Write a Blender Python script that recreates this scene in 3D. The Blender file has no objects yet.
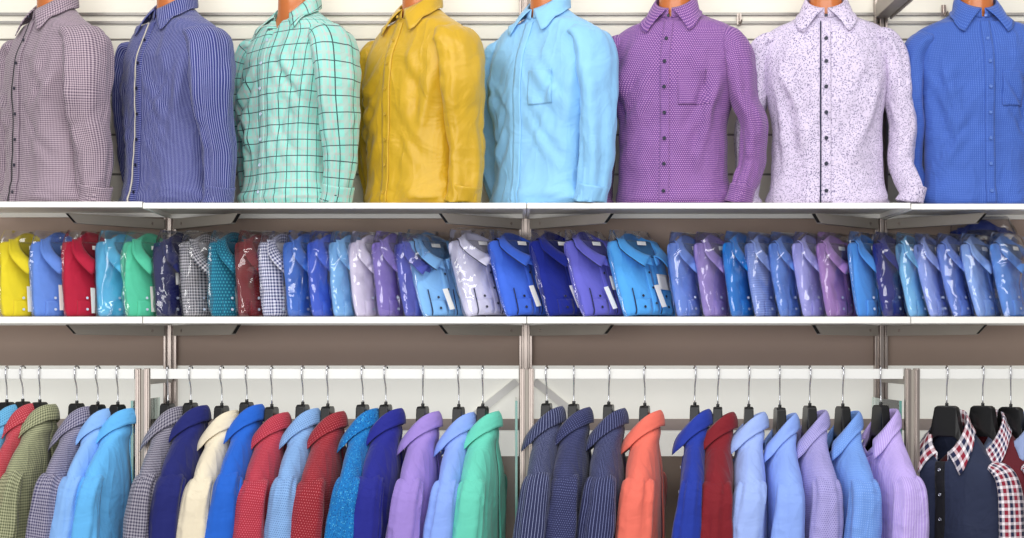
import bpy, math, random
import numpy as np
from mathutils import Vector, noise, Matrix
from mathutils.bvhtree import BVHTree
R = math.radians
PI = math.pi
COL = bpy.context.scene.collection
E = 1.6          # eye height; heights measured from the eye are written H(...)
def H(z): return E + z

# ------------------------------------------------------------------ objects
def link(o, parent=None):
    COL.objects.link(o)
    if parent is not None: o.parent = parent
    return o

def mesh_obj(name, verts, faces, mat, parent=None, uvs=None, smooth=True, solid=0, bevel=0, subsurf=0, solid_off=-1):
    me = bpy.data.meshes.new(name)
    me.from_pydata([tuple(v) for v in verts], [], faces)
    if uvs is not None:
        uvl = me.uv_layers.new(name='UVMap')
        data = np.empty(len(me.loops)*2, dtype=np.float32)
        vi = np.empty(len(me.loops), dtype=np.int32)
        me.loops.foreach_get('vertex_index', vi)
        uva = np.array(uvs, dtype=np.float32)
        data[:] = uva[vi].reshape(-1)
        uvl.data.foreach_set('uv', data)
    me.materials.append(mat)
    if smooth: me.polygons.foreach_set('use_smooth', [True]*len(me.polygons))
    me.update()
    o = bpy.data.objects.new(name, me)
    link(o, parent)
    if solid:
        m = o.modifiers.new('solid', 'SOLIDIFY'); m.thickness = solid; m.offset = solid_off
    if bevel:
        m = o.modifiers.new('bevel', 'BEVEL'); m.width = bevel; m.segments = 2; m.limit_method = 'ANGLE'
    if subsurf:
        m = o.modifiers.new('sub', 'SUBSURF'); m.levels = subsurf; m.render_levels = subsurf
    return o

def empty(name, loc, rot=(0, 0, 0)):
    o = bpy.data.objects.new(name, None); link(o)
    o.location = loc; o.rotation_euler = rot; o.empty_display_size = .05
    return o

def tag(o, label=None, cat=None, group=None, kind=None):
    if label: o['label'] = label
    if cat: o['category'] = cat
    if group: o['group'] = group
    if kind: o['kind'] = kind
    return o

class MB:
    """collects boxes / prisms / tubes / discs for ONE object"""
    def __init__(s): s.v = []; s.f = []; s.uv = []
    def add(s, vs, fs):
        b = len(s.v); s.v += [Vector(p) for p in vs]; s.f += [tuple(i+b for i in f) for f in fs]; return s
    def box(s, x0, x1, y0, y1, z0, z1):
        return s.add([(x0,y0,z0),(x1,y0,z0),(x1,y1,z0),(x0,y1,z0),(x0,y0,z1),(x1,y0,z1),(x1,y1,z1),(x0,y1,z1)],
                     [(0,3,2,1),(4,5,6,7),(0,1,5,4),(1,2,6,5),(2,3,7,6),(3,0,4,7)])
    def obox(s, c, ax, ay, az):      # oriented box: centre + half axes
        c, ax, ay, az = map(Vector, (c, ax, ay, az)); vs = []
        for k in (-1, 1):
            for i, j in ((-1,-1),(1,-1),(1,1),(-1,1)): vs.append(c+ax*i+ay*j+az*k)
        return s.add(vs, [(0,3,2,1),(4,5,6,7),(0,1,5,4),(1,2,6,5),(2,3,7,6),(3,0,4,7)])
    def prism(s, pts, y0, y1):       # outline in x,z pushed along y
        n = len(pts)
        vs = [(p[0], y0, p[1]) for p in pts]+[(p[0], y1, p[1]) for p in pts]
        return s.add(vs, [tuple(range(n)), tuple(range(2*n-1, n-1, -1))]+[(i, i+n, (i+1) % n+n, (i+1) % n) for i in range(n)])
    def tube(s, pts, r, n=8, cap=True):
        pts = [Vector(p) for p in pts]; rings = []
        up = Vector((0, 0, 1)); prev = None
        for i, p in enumerate(pts):
            t = (pts[min(i+1, len(pts)-1)]-pts[max(i-1, 0)]).normalized()
            if prev is None:
                a = t.cross(up)
                if a.length < .1: a = t.cross(Vector((0, 1, 0)))
            else: a = prev-t*prev.dot(t)
            a.normalize(); prev = a; b = t.cross(a)
            rings.append([p+(a*math.cos(2*PI*k/n)+b*math.sin(2*PI*k/n))*r for k in range(n)])
        vs = [q for rg in rings for q in rg]
        fs = [(i*n+k, i*n+(k+1) % n, (i+1)*n+(k+1) % n, (i+1)*n+k) for i in range(len(pts)-1) for k in range(n)]
        if cap: fs += [tuple(range(n))[::-1], tuple(range((len(pts)-1)*n, len(pts)*n))]
        return s.add(vs, fs)
    def disc(s, c, nrm, r, h=.002, n=14):
        c = Vector(c); nrm = Vector(nrm).normalized(); a = nrm.orthogonal().normalized(); b = nrm.cross(a)
        vs = []
        for hh, rr in ((0, r), (h*.7, r), (h, r*.8), (h*.55, r*.55)):
            vs += [c+nrm*hh+(a*math.cos(2*PI*k/n)+b*math.sin(2*PI*k/n))*rr for k in range(n)]
        fs = [(i*n+k, i*n+(k+1) % n, (i+1)*n+(k+1) % n, (i+1)*n+k) for i in range(3) for k in range(n)]
        fs += [tuple(range(3*n, 4*n))]
        return s.add(vs, fs)
    def build(s, name, mat, parent=None, smooth=False, bevel=0, subsurf=0):
        return mesh_obj(name, s.v, s.f, mat, parent, smooth=smooth, bevel=bevel, subsurf=subsurf)

# ------------------------------------------------------------------ colours and materials
def lin(c):
    if isinstance(c, str):
        c = c.lstrip('#'); c = [int(c[i:i+2], 16)/255 for i in (0, 2, 4)]
    return tuple((x/12.92 if x <= .04045 else ((x+.055)/1.055)**2.4) for x in c)+(1,)

def new_mat(name):
    m = bpy.data.materials.new(name); m.use_nodes = True
    nt = m.node_tree; b = nt.nodes['Principled BSDF']
    return m, nt, b
def N(nt, t, **k):
    n = nt.nodes.new(t)
    for a, v in k.items(): setattr(n, a, v)
    return n
def MA(nt, op, a, b=None, c=None):
    n = nt.nodes.new('ShaderNodeMath'); n.operation = op
    for i, x in enumerate((a, b, c)):
        if x is None: continue
        if isinstance(x, (int, float)): n.inputs[i].default_value = x
        else: nt.links.new(x, n.inputs[i])
    return n.outputs[0]
def MIX(nt, fac, a, b):
    n = nt.nodes.new('ShaderNodeMix'); n.data_type = 'RGBA'
    for k, x in ((0, fac), (6, a), (7, b)):
        if isinstance(x, (int, float, tuple)): n.inputs[k].default_value = x
        else: nt.links.new(x, n.inputs[k])
    return n.outputs[2]

def plain(name, col, rough=.5, metal=0, spec=.5, noise_amt=.04, scale=6, bump=0):
    m, nt, b = new_mat(name)
    tc = N(nt, 'ShaderNodeTexCoord'); nz = N(nt, 'ShaderNodeTexNoise'); nz.inputs['Scale'].default_value = scale
    nz.inputs['Detail'].default_value = 4
    nt.links.new(tc.outputs['Object'], nz.inputs['Vector'])
    c = lin(col); d = tuple(max(0, x*(1-noise_amt*3)) for x in c[:3])+(1,)
    nt.links.new(MIX(nt, nz.outputs['Fac'], d, tuple(min(1, x*(1+noise_amt)) for x in c[:3])+(1,)), b.inputs['Base Color'])
    b.inputs['Roughness'].default_value = rough; b.inputs['Metallic'].default_value = metal
    b.inputs['Specular IOR Level'].default_value = spec
    if bump:
        bp = N(nt, 'ShaderNodeBump'); bp.inputs['Strength'].default_value = bump; bp.inputs['Distance'].default_value = .01
        nt.links.new(nz.outputs['Fac'], bp.inputs['Height']); nt.links.new(bp.outputs[0], b.inputs['Normal'])
    return m

FAB = {}
def fabric(base, pat=None, *args, rough=.75, sheen=.15, spec=.25):
    """woven cloth. pat works in cloth coordinates (metres along the UV)"""
    key = (base, pat, args, rough)
    if key in FAB: return FAB[key]
    m, nt, b = new_mat('cloth_'+(pat or 'plain'))
    uv = N(nt, 'ShaderNodeUVMap'); sp = N(nt, 'ShaderNodeSeparateXYZ'); nt.links.new(uv.outputs[0], sp.inputs[0])
    U, V = sp.outputs[0], sp.outputs[1]
    tc = N(nt, 'ShaderNodeTexCoord')
    def band(x, p, w, off=0.0):       # 1 inside a band of width w of every p
        return MA(nt, 'LESS_THAN', MA(nt, 'FRACT', MA(nt, 'ADD', MA(nt, 'DIVIDE', x, p), off+100.0)), w/p)
    col = lin(base)
    if pat == 'stripe':                # colour, period, width, (angle)
        c2, p, w = args[:3]
        col = MIX(nt, band(U, p, w), lin(base), lin(c2))
    elif pat == 'hstripe':
        c2, p, w = args[:3]
        col = MIX(nt, band(V, p, w), lin(base), lin(c2))
    elif pat == 'gingham':             # period
        c2, p = args[:2]
        s = MA(nt, 'MULTIPLY', MA(nt, 'ADD', band(U, p, p*.5), band(V, p, p*.5)), .5)
        col = MIX(nt, s, lin(base), lin(c2))
    elif pat == 'micro':               # small squares of the second colour
        c2, p, w = args[:3]
        col = MIX(nt, MA(nt, 'MULTIPLY', band(U, p, w), band(V, p, w)), lin(base), lin(c2))
    elif pat == 'dots':
        c2, p, r = args[:3]
        row = MA(nt, 'FLOOR', MA(nt, 'DIVIDE', V, p))
        sh = MA(nt, 'MULTIPLY', MA(nt, 'MODULO', MA(nt, 'ADD', row, 1000.0), 2.0), .5)
        fu = MA(nt, 'SUBTRACT', MA(nt, 'FRACT', MA(nt, 'ADD', MA(nt, 'ADD', MA(nt, 'DIVIDE', U, p), sh), 100.0)), .5)
        fv = MA(nt, 'SUBTRACT', MA(nt, 'FRACT', MA(nt, 'ADD', MA(nt, 'DIVIDE', V, p), 100.0)), .5)
        d = MA(nt, 'SQRT', MA(nt, 'ADD', MA(nt, 'MULTIPLY', fu, fu), MA(nt, 'MULTIPLY', fv, fv)))
        col = MIX(nt, MA(nt, 'LESS_THAN', d, r/p), lin(base), lin(c2))
    elif pat == 'plaid':               # three line colours over the base
        c2, p, w, c3, c4 = args[:5]
        lines = MA(nt, 'MAXIMUM', band(U, p, w), band(V, p*1.15, w))
        soft = MA(nt, 'MULTIPLY', MA(nt, 'MAXIMUM', band(U, p, p*.22, .62), band(V, p*1.15, p*.2, .62)), .5)
        x = MIX(nt, soft, lin(base), lin(c3))
        s2 = MA(nt, 'MULTIPLY', band(U, p, p*.12, .3), .5)
        x = MIX(nt, s2, x, lin(c4))
        col = MIX(nt, MA(nt, 'MULTIPLY', lines, .92), x, lin(c2))
    elif pat == 'tartan':              # gingham of three colours
        c2, p, c3 = args[:3]
        a = band(U, p, p*.6); c = band(V, p, p*.6)
        both = MA(nt, 'MULTIPLY', a, c); one = MA(nt, 'MULTIPLY', MA(nt, 'MAXIMUM', a, c), 1.0)
        a2 = band(U, p*2, p); mixed = MIX(nt, a2, lin(c2), lin(c3))
        half = MIX(nt, .5, lin(base), mixed)
        col = MIX(nt, both, MIX(nt, one, lin(base), half), mixed)
    elif pat in ('speckle', 'flower'):
        c2, sc, th = args[:3]
        vo = N(nt, 'ShaderNodeTexVoronoi'); vo.inputs['Scale'].default_value = sc
        nt.links.new(uv.outputs[0], vo.inputs['Vector'])
        col = MIX(nt, MA(nt, 'LESS_THAN', vo.outputs['Distance'], th), lin(base), lin(c2))
        if pat == 'flower':
            v2 = N(nt, 'ShaderNodeTexNoise'); v2.inputs['Scale'].default_value = sc*1.3; v2.inputs['Detail'].default_value = 3
            nt.links.new(uv.outputs[0], v2.inputs['Vector'])
            col = MIX(nt, MA(nt, 'GREATER_THAN', v2.outputs['Fac'], .6), col, lin(args[3]))
    # broad, very soft variation of the cloth
    nz = N(nt, 'ShaderNodeTexNoise'); nz.inputs['Scale'].default_value = 9; nz.inputs['Detail'].default_value = 3
    nt.links.new(tc.outputs['Object'], nz.inputs['Vector'])
    hs = N(nt, 'ShaderNodeHueSaturation'); hs.inputs['Saturation'].default_value = 1.0
    nt.links.new(MA(nt, 'ADD', MA(nt, 'MULTIPLY', nz.outputs['Fac'], .24), .88), hs.inputs['Value'])
    if isinstance(col, tuple): hs.inputs['Color'].default_value = col
    else: nt.links.new(col, hs.inputs['Color'])
    nt.links.new(hs.outputs[0], b.inputs['Base Color'])
    b.inputs['Roughness'].default_value = rough
    b.inputs['Specular IOR Level'].default_value = spec
    b.inputs['Sheen Weight'].default_value = sheen; b.inputs['Sheen Roughness'].default_value = .5
    # crease bump
    n2 = N(nt, 'ShaderNodeTexNoise'); n2.inputs['Scale'].default_value = 7; n2.inputs['Detail'].default_value = 3
    n2.inputs['Distortion'].default_value = 1.2
    nt.links.new(tc.outputs['Object'], n2.inputs['Vector'])
    bp = N(nt, 'ShaderNodeBump'); bp.inputs['Strength'].default_value = .42; bp.inputs['Distance'].default_value = .03
    n3 = N(nt, 'ShaderNodeTexNoise'); n3.inputs['Scale'].default_value = 5; n3.inputs['Detail'].default_value = 2; n3.inputs['Distortion'].default_value = .5
    mp = N(nt, 'ShaderNodeMapping'); mp.inputs['Scale'].default_value = (2.2, 1.6, .7); mp.inputs['Rotation'].default_value = (0, .35, 0)
    nt.links.new(tc.outputs['Object'], mp.inputs['Vector']); nt.links.new(mp.outputs[0], n3.inputs['Vector'])
    rdg = MA(nt, 'POWER', MA(nt, 'SUBTRACT', 1.0, MA(nt, 'MULTIPLY', MA(nt, 'ABSOLUTE', MA(nt, 'SUBTRACT', n3.outputs['Fac'], .5)), 3.5)), 3.0)
    nt.links.new(MA(nt, 'ADD', n2.outputs['Fac'], MA(nt, 'MULTIPLY', rdg, .2)), bp.inputs['Height'])
    nt.links.new(bp.outputs[0], b.inputs['Normal'])
    FAB[key] = m
    return m

def bag_material():
    m, nt, b = new_mat('clear_plastic_film')
    nt.nodes.remove(b); out = nt.nodes['Material Output']
    tc = N(nt, 'ShaderNodeTexCoord')
    n1 = N(nt, 'ShaderNodeTexNoise'); n1.noise_type = 'RIDGED_MULTIFRACTAL' if hasattr(n1, 'noise_type') else 'FBM'
    n1.inputs['Scale'].default_value = 9; n1.inputs['Detail'].default_value = 2.5; n1.inputs['Distortion'].default_value = .6
    mp = N(nt, 'ShaderNodeMapping'); mp.inputs['Scale'].default_value = (1.6, 1.2, .8); mp.inputs['Rotation'].default_value = (.2, .5, .2)
    oi = N(nt, 'ShaderNodeObjectInfo')
    ad = N(nt, 'ShaderNodeVectorMath', operation='ADD')
    mu = N(nt, 'ShaderNodeVectorMath', operation='SCALE'); mu.inputs[0].default_value = (7, 3, 5)
    nt.links.new(oi.outputs['Random'], mu.inputs['Scale'])
    nt.links.new(tc.outputs['Object'], ad.inputs[0]); nt.links.new(mu.outputs[0], ad.inputs[1])
    nt.links.new(ad.outputs[0], mp.inputs['Vector']); nt.links.new(mp.outputs[0], n1.inputs['Vector'])
    bp = N(nt, 'ShaderNodeBump'); bp.inputs['Strength'].default_value = 1.0; bp.inputs['Distance'].default_value = .03
    nt.links.new(n1.outputs['Fac'], bp.inputs['Height'])
    gl = N(nt, 'ShaderNodeBsdfGlossy'); gl.inputs['Roughness'].default_value = .10; gl.inputs['Color'].default_value = (1, 1, 1, 1)
    nt.links.new(bp.outputs[0], gl.inputs['Normal'])
    tr = N(nt, 'ShaderNodeBsdfTransparent'); tr.inputs['Color'].default_value = (.985, .985, .99, 1)
    fr = N(nt, 'ShaderNodeLayerWeight'); fr.inputs['Blend'].default_value = .22
    nt.links.new(bp.outputs[0], fr.inputs['Normal'])
    f = MA(nt, 'MINIMUM', MA(nt, 'ADD', MA(nt, 'MULTIPLY', fr.outputs['Fresnel'], 1.0), .07), .8)
    mx = N(nt, 'ShaderNodeMixShader'); nt.links.new(f, mx.inputs[0])
    nt.links.new(tr.outputs[0], mx.inputs[1]); nt.links.new(gl.outputs[0], mx.inputs[2])
    nt.links.new(mx.outputs[0], out.inputs['Surface'])
    return m

def pane_material():
    m, nt, b = new_mat('clear_pane'); nt.nodes.remove(b)
    tr = N(nt, 'ShaderNodeBsdfTransparent'); tr.inputs[0].default_value = (.90, .97, .95, 1)
    gl = N(nt, 'ShaderNodeBsdfGlossy'); gl.inputs['Roughness'].default_value = .03
    fr = N(nt, 'ShaderNodeFresnel'); fr.inputs[0].default_value = 1.3
    mx = N(nt, 'ShaderNodeMixShader')
    nt.links.new(fr.outputs[0], mx.inputs[0]); nt.links.new(tr.outputs[0], mx.inputs[1]); nt.links.new(gl.outputs[0], mx.inputs[2])
    nt.links.new(mx.outputs[0], nt.nodes['Material Output'].inputs[0])
    return m
M = {}
M['white_shelf'] = plain('white_enamel', '#f4f2ec', .4, noise_amt=.01)
M['shelf_under'] = M['white_shelf']
M['taupe'] = plain('taupe_panel', '#b09a8c', .7, noise_amt=.03, scale=2)
M['brown'] = plain('brown_reflection_tone', '#8a7a6a', .25, noise_amt=.08, scale=5)  # brown stands in for the shop reflected low on the wall
M['white_panel'] = plain('pale_grey_panel_added_glow', '#e4e3d8', .35, noise_amt=.02, scale=1.5)
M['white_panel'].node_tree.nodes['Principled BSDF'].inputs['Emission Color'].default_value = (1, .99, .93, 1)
M['white_panel'].node_tree.nodes['Principled BSDF'].inputs['Emission Strength'].default_value = .30  # added glow to brighten the lower panel, which is no lamp
M['band'] = plain('grey_rose_band', '#b3a49c', .5)
M['slat'] = plain('ivory_slatwall', '#efeadb', .35, noise_amt=.03, scale=2)
M['groove'] = plain('grey_groove_metal', '#8d8984', .35, .6)
M['steel'] = plain('satin_steel', '#a59a93', .33, .9)
M['chrome'] = plain('chrome', '#d9d9dc', .12, 1.0)
M['grey_metal'] = plain('grey_painted_metal', '#a8a096', .45, .1)
M['dark_hole'] = plain('black_void', '#0b0a0a', .8)
M['rail'] = plain('white_rail', '#e6e6e2', .3, noise_amt=.005)
M['black_plastic'] = plain('black_plastic', '#0d0d0e', .3, noise_amt=.05)
M['floor'] = plain('grey_floor_tile', '#a8a39b', .4, scale=2)
M['skin'] = plain('tan_mannequin_gloss', '#c4703a', .22, noise_amt=.06, scale=12)
M['card'] = plain('white_card', '#f6f5f0', .6, noise_amt=.01)
M['btn_navy'] = plain('navy_button', '#141833', .3)
M['btn_white'] = plain('pearl_button', '#c9d6ea', .25)
M['zip'] = plain('metal_snap', '#b9bdc8', .25, .9)
M['bag'] = bag_material()
M['glass'] = plain('green_glass_edge', '#5f948a', .15)
M['pane'] = pane_material()

# ------------------------------------------------------------------ surface builders
def crom(xs, ys, x):
    n = len(xs)
    if x <= xs[0]: return ys[0]
    if x >= xs[-1]: return ys[-1]
    i = max(k for k in range(n) if xs[k] <= x); i = min(i, n-2)
    h = xs[i+1]-xs[i]; t = (x-xs[i])/h
    def sl(k):
        if k == 0: return (ys[1]-ys[0])/(xs[1]-xs[0])
        if k == n-1: return (ys[-1]-ys[-2])/(xs[-1]-xs[-2])
        a = (ys[k]-ys[k-1])/(xs[k]-xs[k-1]); b = (ys[k+1]-ys[k])/(xs[k+1]-xs[k])
        return 0 if a*b <= 0 else 2*a*b/(a+b)
    m0, m1 = sl(i)*h, sl(i+1)*h; t2, t3 = t*t, t*t*t
    return ys[i]*(2*t3-3*t2+1)+m0*(t3-2*t2+t)+ys[i+1]*(-2*t3+3*t2)+m1*(t3-t2)

def smooth(a, b, x):
    t = max(0, min(1, (x-a)/(b-a))); return t*t*(3-2*t)

class Body:
    """closed torso surface: P(a, v) with a the angle (front = -pi/2) and v in 0..1 from hem to neck"""
    def __init__(s, prof, n=2.4, folds=None, tilt=0.0, tilt_from=.8, bk=1.0, vcut=0.0):
        s.bk = bk; s.vcut = vcut
        s.zs = [p[0] for p in prof]; s.hw = [p[1] for p in prof]; s.d = [p[2] for p in prof]
        s.cy = [p[3] if len(p) > 3 else 0 for p in prof]
        s.n = n; s.folds = folds; s.tilt = tilt; s.tf = tilt_from
        # arclength-like parameter so rows are spread evenly on steep shoulders
        L = [0]
        for i in range(1, len(prof)): L.append(L[-1]+math.hypot(s.zs[i]-s.zs[i-1], s.hw[i]-s.hw[i-1]))
        s.L = L; s.len = L[-1]
    def raw(s, a, v):
        l = v*s.len
        z = crom(s.L, s.zs, l); hw = crom(s.L, s.hw, l); d = crom(s.L, s.d, l); cy = crom(s.L, s.cy, l)
        e = 2/s.n; ca, sa = math.cos(a), math.sin(a)
        x = hw*math.copysign(abs(ca)**e, ca); y = d*math.copysign(abs(sa)**e, sa)
        k = 0
        if s.tilt:
            k = s.tilt*smooth(s.tf, 1, v)*(1 if y < 0 else s.bk)
        zc = s.vcut*smooth(.84, 1, v)*max(0, 1-abs(x)/.055) if (s.vcut and y < 0) else 0
        return Vector((x, y+cy, z+k*y-zc)), z
    def P(s, a, v, off=0.0):
        p, z = s.raw(a, v)
        nrm = Vector((math.cos(a), math.sin(a), 0))
        d = s.folds(p, a, z, v) if s.folds else 0
        return p+nrm*(d+off)
    def build(s, name, mat, parent, na=56, nv=56, solid=.0015):
        vs, uv, fs = [], [], []
        per = 2*(max(s.hw)+max(s.d))*1.65
        for j in range(nv+1):
            for i in range(na+1):
                a = PI/2+2*PI*i/na
                vs.append(s.P(a, j/nv)); 
                uv.append((per*i/na, s.len*j/nv))
        w = na+1
        fs = [(j*w+i, j*w+i+1, (j+1)*w+i+1, (j+1)*w+i) for j in range(nv) for i in range(na)]
        s.bvh = BVHTree.FromPolygons(vs, fs)
        return mesh_obj(name, vs, fs, mat, parent, uvs=uv, solid=solid)
    def v_at(s, z):
        lo, hi = 0, 1
        for _ in range(30):
            m = (lo+hi)/2
            if crom(s.L, s.zs, m*s.len) < z: lo = m
            else: hi = m
        return lo
    def a_at(s, x, v):     # front angle whose x is this
        hw = crom(s.L, s.hw, v*s.len)
        c = max(-1, min(1, x/hw)); ca = math.copysign(abs(c)**(s.n/2), c)
        return -math.acos(max(-1, min(1, ca)))
    def patch(s, name, x0, x1, z0, z1, off, mat, parent, nx=4, nz=40, solid=.002, slant=0):
        v0, v1 = s.v_at(z0), s.v_at(z1); vs, uv = [], []
        for j in range(nz+1):
            v = v0+(v1-v0)*j/nz
            for i in range(nx+1):
                x = x0+(x1-x0)*i/nx+slant*(j/nz)
                vs.append(s.P(s.a_at(x, v), v, off)); uv.append((x+.3, v*s.len))
        w = nx+1
        fs = [(j*w+i, j*w+i+1, (j+1)*w+i+1, (j+1)*w+i) for j in range(nz) for i in range(nx)]
        return mesh_obj(name, vs, fs, mat, parent, uvs=uv, solid=solid)
    def front(s, x, z, off=0):
        v = s.v_at(z); a = s.a_at(x, v); return s.P(a, v, off), Vector((math.cos(a)*.5, math.sin(a), 0)).normalized()

def sleeve(name, pts, radii, mat, parent, seed=0, na=26, nv=40, crease=.006, flat_axis=(0, 1, 0), solid=.0015, vscale=14., zmin=None):
    """tube of cloth along pts; radii = (r_along_flat_axis, r_other)"""
    n = len(pts); ts = list(range(n))
    c = lambda t: Vector((crom(ts, [p[0] for p in pts], t), crom(ts, [p[1] for p in pts], t), crom(ts, [p[2] for p in pts], t)))
    vs, uv = [], []; L = 0; prev = None; fa = Vector(flat_axis)
    for j in range(nv+1):
        t = (n-1)*j/nv; p = c(t); tg = (c(min(n-1, t+.05))-c(max(0, t-.05))).normalized()
        if prev is not None: L += (p-prev).length
        prev = p
        b = (fa-tg*fa.dot(tg)).normalized(); a = b.cross(tg)
        ra = crom(ts, [r[0] for r in radii], t); rb = crom(ts, [r[1] for r in radii], t)
        for i in range(na+1):
            th = 2*PI*i/na; ct, st = math.cos(th), math.sin(th)
            e = 2/2.2
            q = b*(ra*math.copysign(abs(ct)**e, ct))+a*(rb*math.copysign(abs(st)**e, st))
            w = noise.noise(Vector((math.cos(th)*.9+seed, math.sin(th)*.9, L*vscale*.45)))*crease
            w += abs(noise.noise(Vector((math.cos(th)*1.5+seed*2, math.sin(th)*1.5+L*5, L*vscale))))*crease*.9
            w += noise.noise(Vector((math.cos(th)*2.0+seed*3, math.sin(th)*2.0, L*2.0)))*crease*1.6
            k = smooth(0, .12, j/nv)
            pt = p+q*(1+w*k/max(ra, rb)*1.0)
            if zmin is not None and pt.z < zmin: pt.z = zmin
            vs.append(pt); uv.append((i/na*PI*(ra+rb)*0+i/na*.34, -L))
    w = na+1
    fs = [(j*w+i+1, j*w+i, (j+1)*w+i, (j+1)*w+i+1) for j in range(nv) for i in range(na)]
    return mesh_obj(name, vs, fs, mat, parent, uvs=uv, solid=solid)

def collar(name, mat, parent, rx=.06, ry=.062, cy=0, zb=.05, zf=0.0, leaf_b=.045, leaf_f=.07, spread=.05, out=.022, gap=.03, pw=1.3,
           fwd=.02, flat=False, body=None, solid=.0022, trim=None, trim_mat=None, stand=.034, band_mat=None, nt_=48, outb=None):
    """folded shirt collar: stand + leaf, open at the front (-y)"""
    outb = out*.7 if outb is None else outb
    def F(t):
        th = t*(PI-gap/ max(rx, .02)*.35); c = math.cos(th)
        return Vector((rx*math.sin(th), cy+ry*c, zb-(zb-zf)*((1-c)/2)**pw)), th
    def leafpt(t, s):
        f, th = F(t); k = smooth(.45, 1, abs(t))
        if flat:                      # leaf pressed flat against the folded shirt
            w = abs(t); sg = math.copysign(1, t)
            dx = crom([0, .25, .5, .75, 1], [0, .026, .042, .048, .048], w)*sg
            dy = crom([0, .25, .5, .75, 1], [.022, .014, .006, .0, -.006], w)
            dzz = crom([0, .25, .5, .75, 1], [-.030, -.016, -.012, -.022, -.044], w)
            b_ = math.sin(min(1, s)*PI)*.006
            return f+Vector((dx*s, dy*s-b_*smooth(.1, .5, w), dzz*s+b_*.5))
        o = Vector((math.sin(th)*rx/max(rx, ry), math.cos(th)*ry/max(rx, ry), 0))
        if o.length > 0: o.normalize()
        h = leaf_b+(leaf_f-leaf_b)*max(0, (abs(t)-.2)/.8)
        ou = outb+(out-outb)*k
        p = f+o*(ou*math.sin(min(1, s*1.0)*PI/2)**.8*1.0)-Vector((0, 0, h*s))
        p.x += math.copysign(spread*max(0, (abs(t)-.45)/.55)*s, t)
        p.y -= fwd*k*s
        p.z += .006*math.sin(s*PI)
        return p
    ns = 8; vs, uv = [], []
    for i in range(nt_+1):
        t = -1+2*i/nt_
        for j in range(ns+1):
            vs.append(leafpt(t, j/ns)); uv.append((t*.2+.5, -j/ns*.06))
    def press(q, s_):
        if body is None or s_ <= .12: return q
        for _ in range(2):
            co, nr, ix, di = body.bvh.find_nearest(q)
            if co is None: return q
            m = .0035+.004*s_
            if (q-co).dot(nr) < m and di < .08: q = co+nr*m
        return q
    k_ = 0
    for i in range(nt_+1):
        for j in range(ns+1):
            vs[k_] = press(vs[k_], j/ns); k_ += 1
    w = ns+1
    fs = [(i*w+j, i*w+j+1, (i+1)*w+j+1, (i+1)*w+j) for i in range(nt_) for j in range(ns)]
    o = mesh_obj(name, vs, fs, mat, parent, uvs=uv, solid=solid, solid_off=0)
    # stand
    vs, uv = [], []
    for i in range(nt_+1):
        t = -1+2*i/nt_; f, th = F(t)
        for j in range(5):
            s = j/4; q = f.copy(); q.x *= 1-.02+.06*s; q.y = cy+(q.y-cy)*(.98+.06*s); q.z -= stand*s+.0005
            vs.append(q); uv.append((t*.2+.5, -s*.04))
    fs = [(i*5+j+1, i*5+j, (i+1)*5+j, (i+1)*5+j+1) for i in range(nt_) for j in range(4)]
    st = mesh_obj('collar_stand', vs, fs, band_mat or mat, parent, uvs=uv, solid=.0018, solid_off=0)
    if trim_mat is not None:          # piping along the leaf's edge
        mb = MB()
        mb.tube([press(leafpt(-1+2*i/40, 1.0), 1.0) for i in range(41)], .0016, 6)
        mb.build('piping', trim_mat, o, smooth=True)
    return o, F

# ------------------------------------------------------------------ A: shirts on mannequins
def button_row(body, x, zs, mat, parent, r=.0058, off=.007, slant=0, z_ref=0):
    for z in zs:
        p, nr = body.front(x, z, off)
        MB().disc(p, nr, r).build('button', mat, parent, smooth=False)

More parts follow.
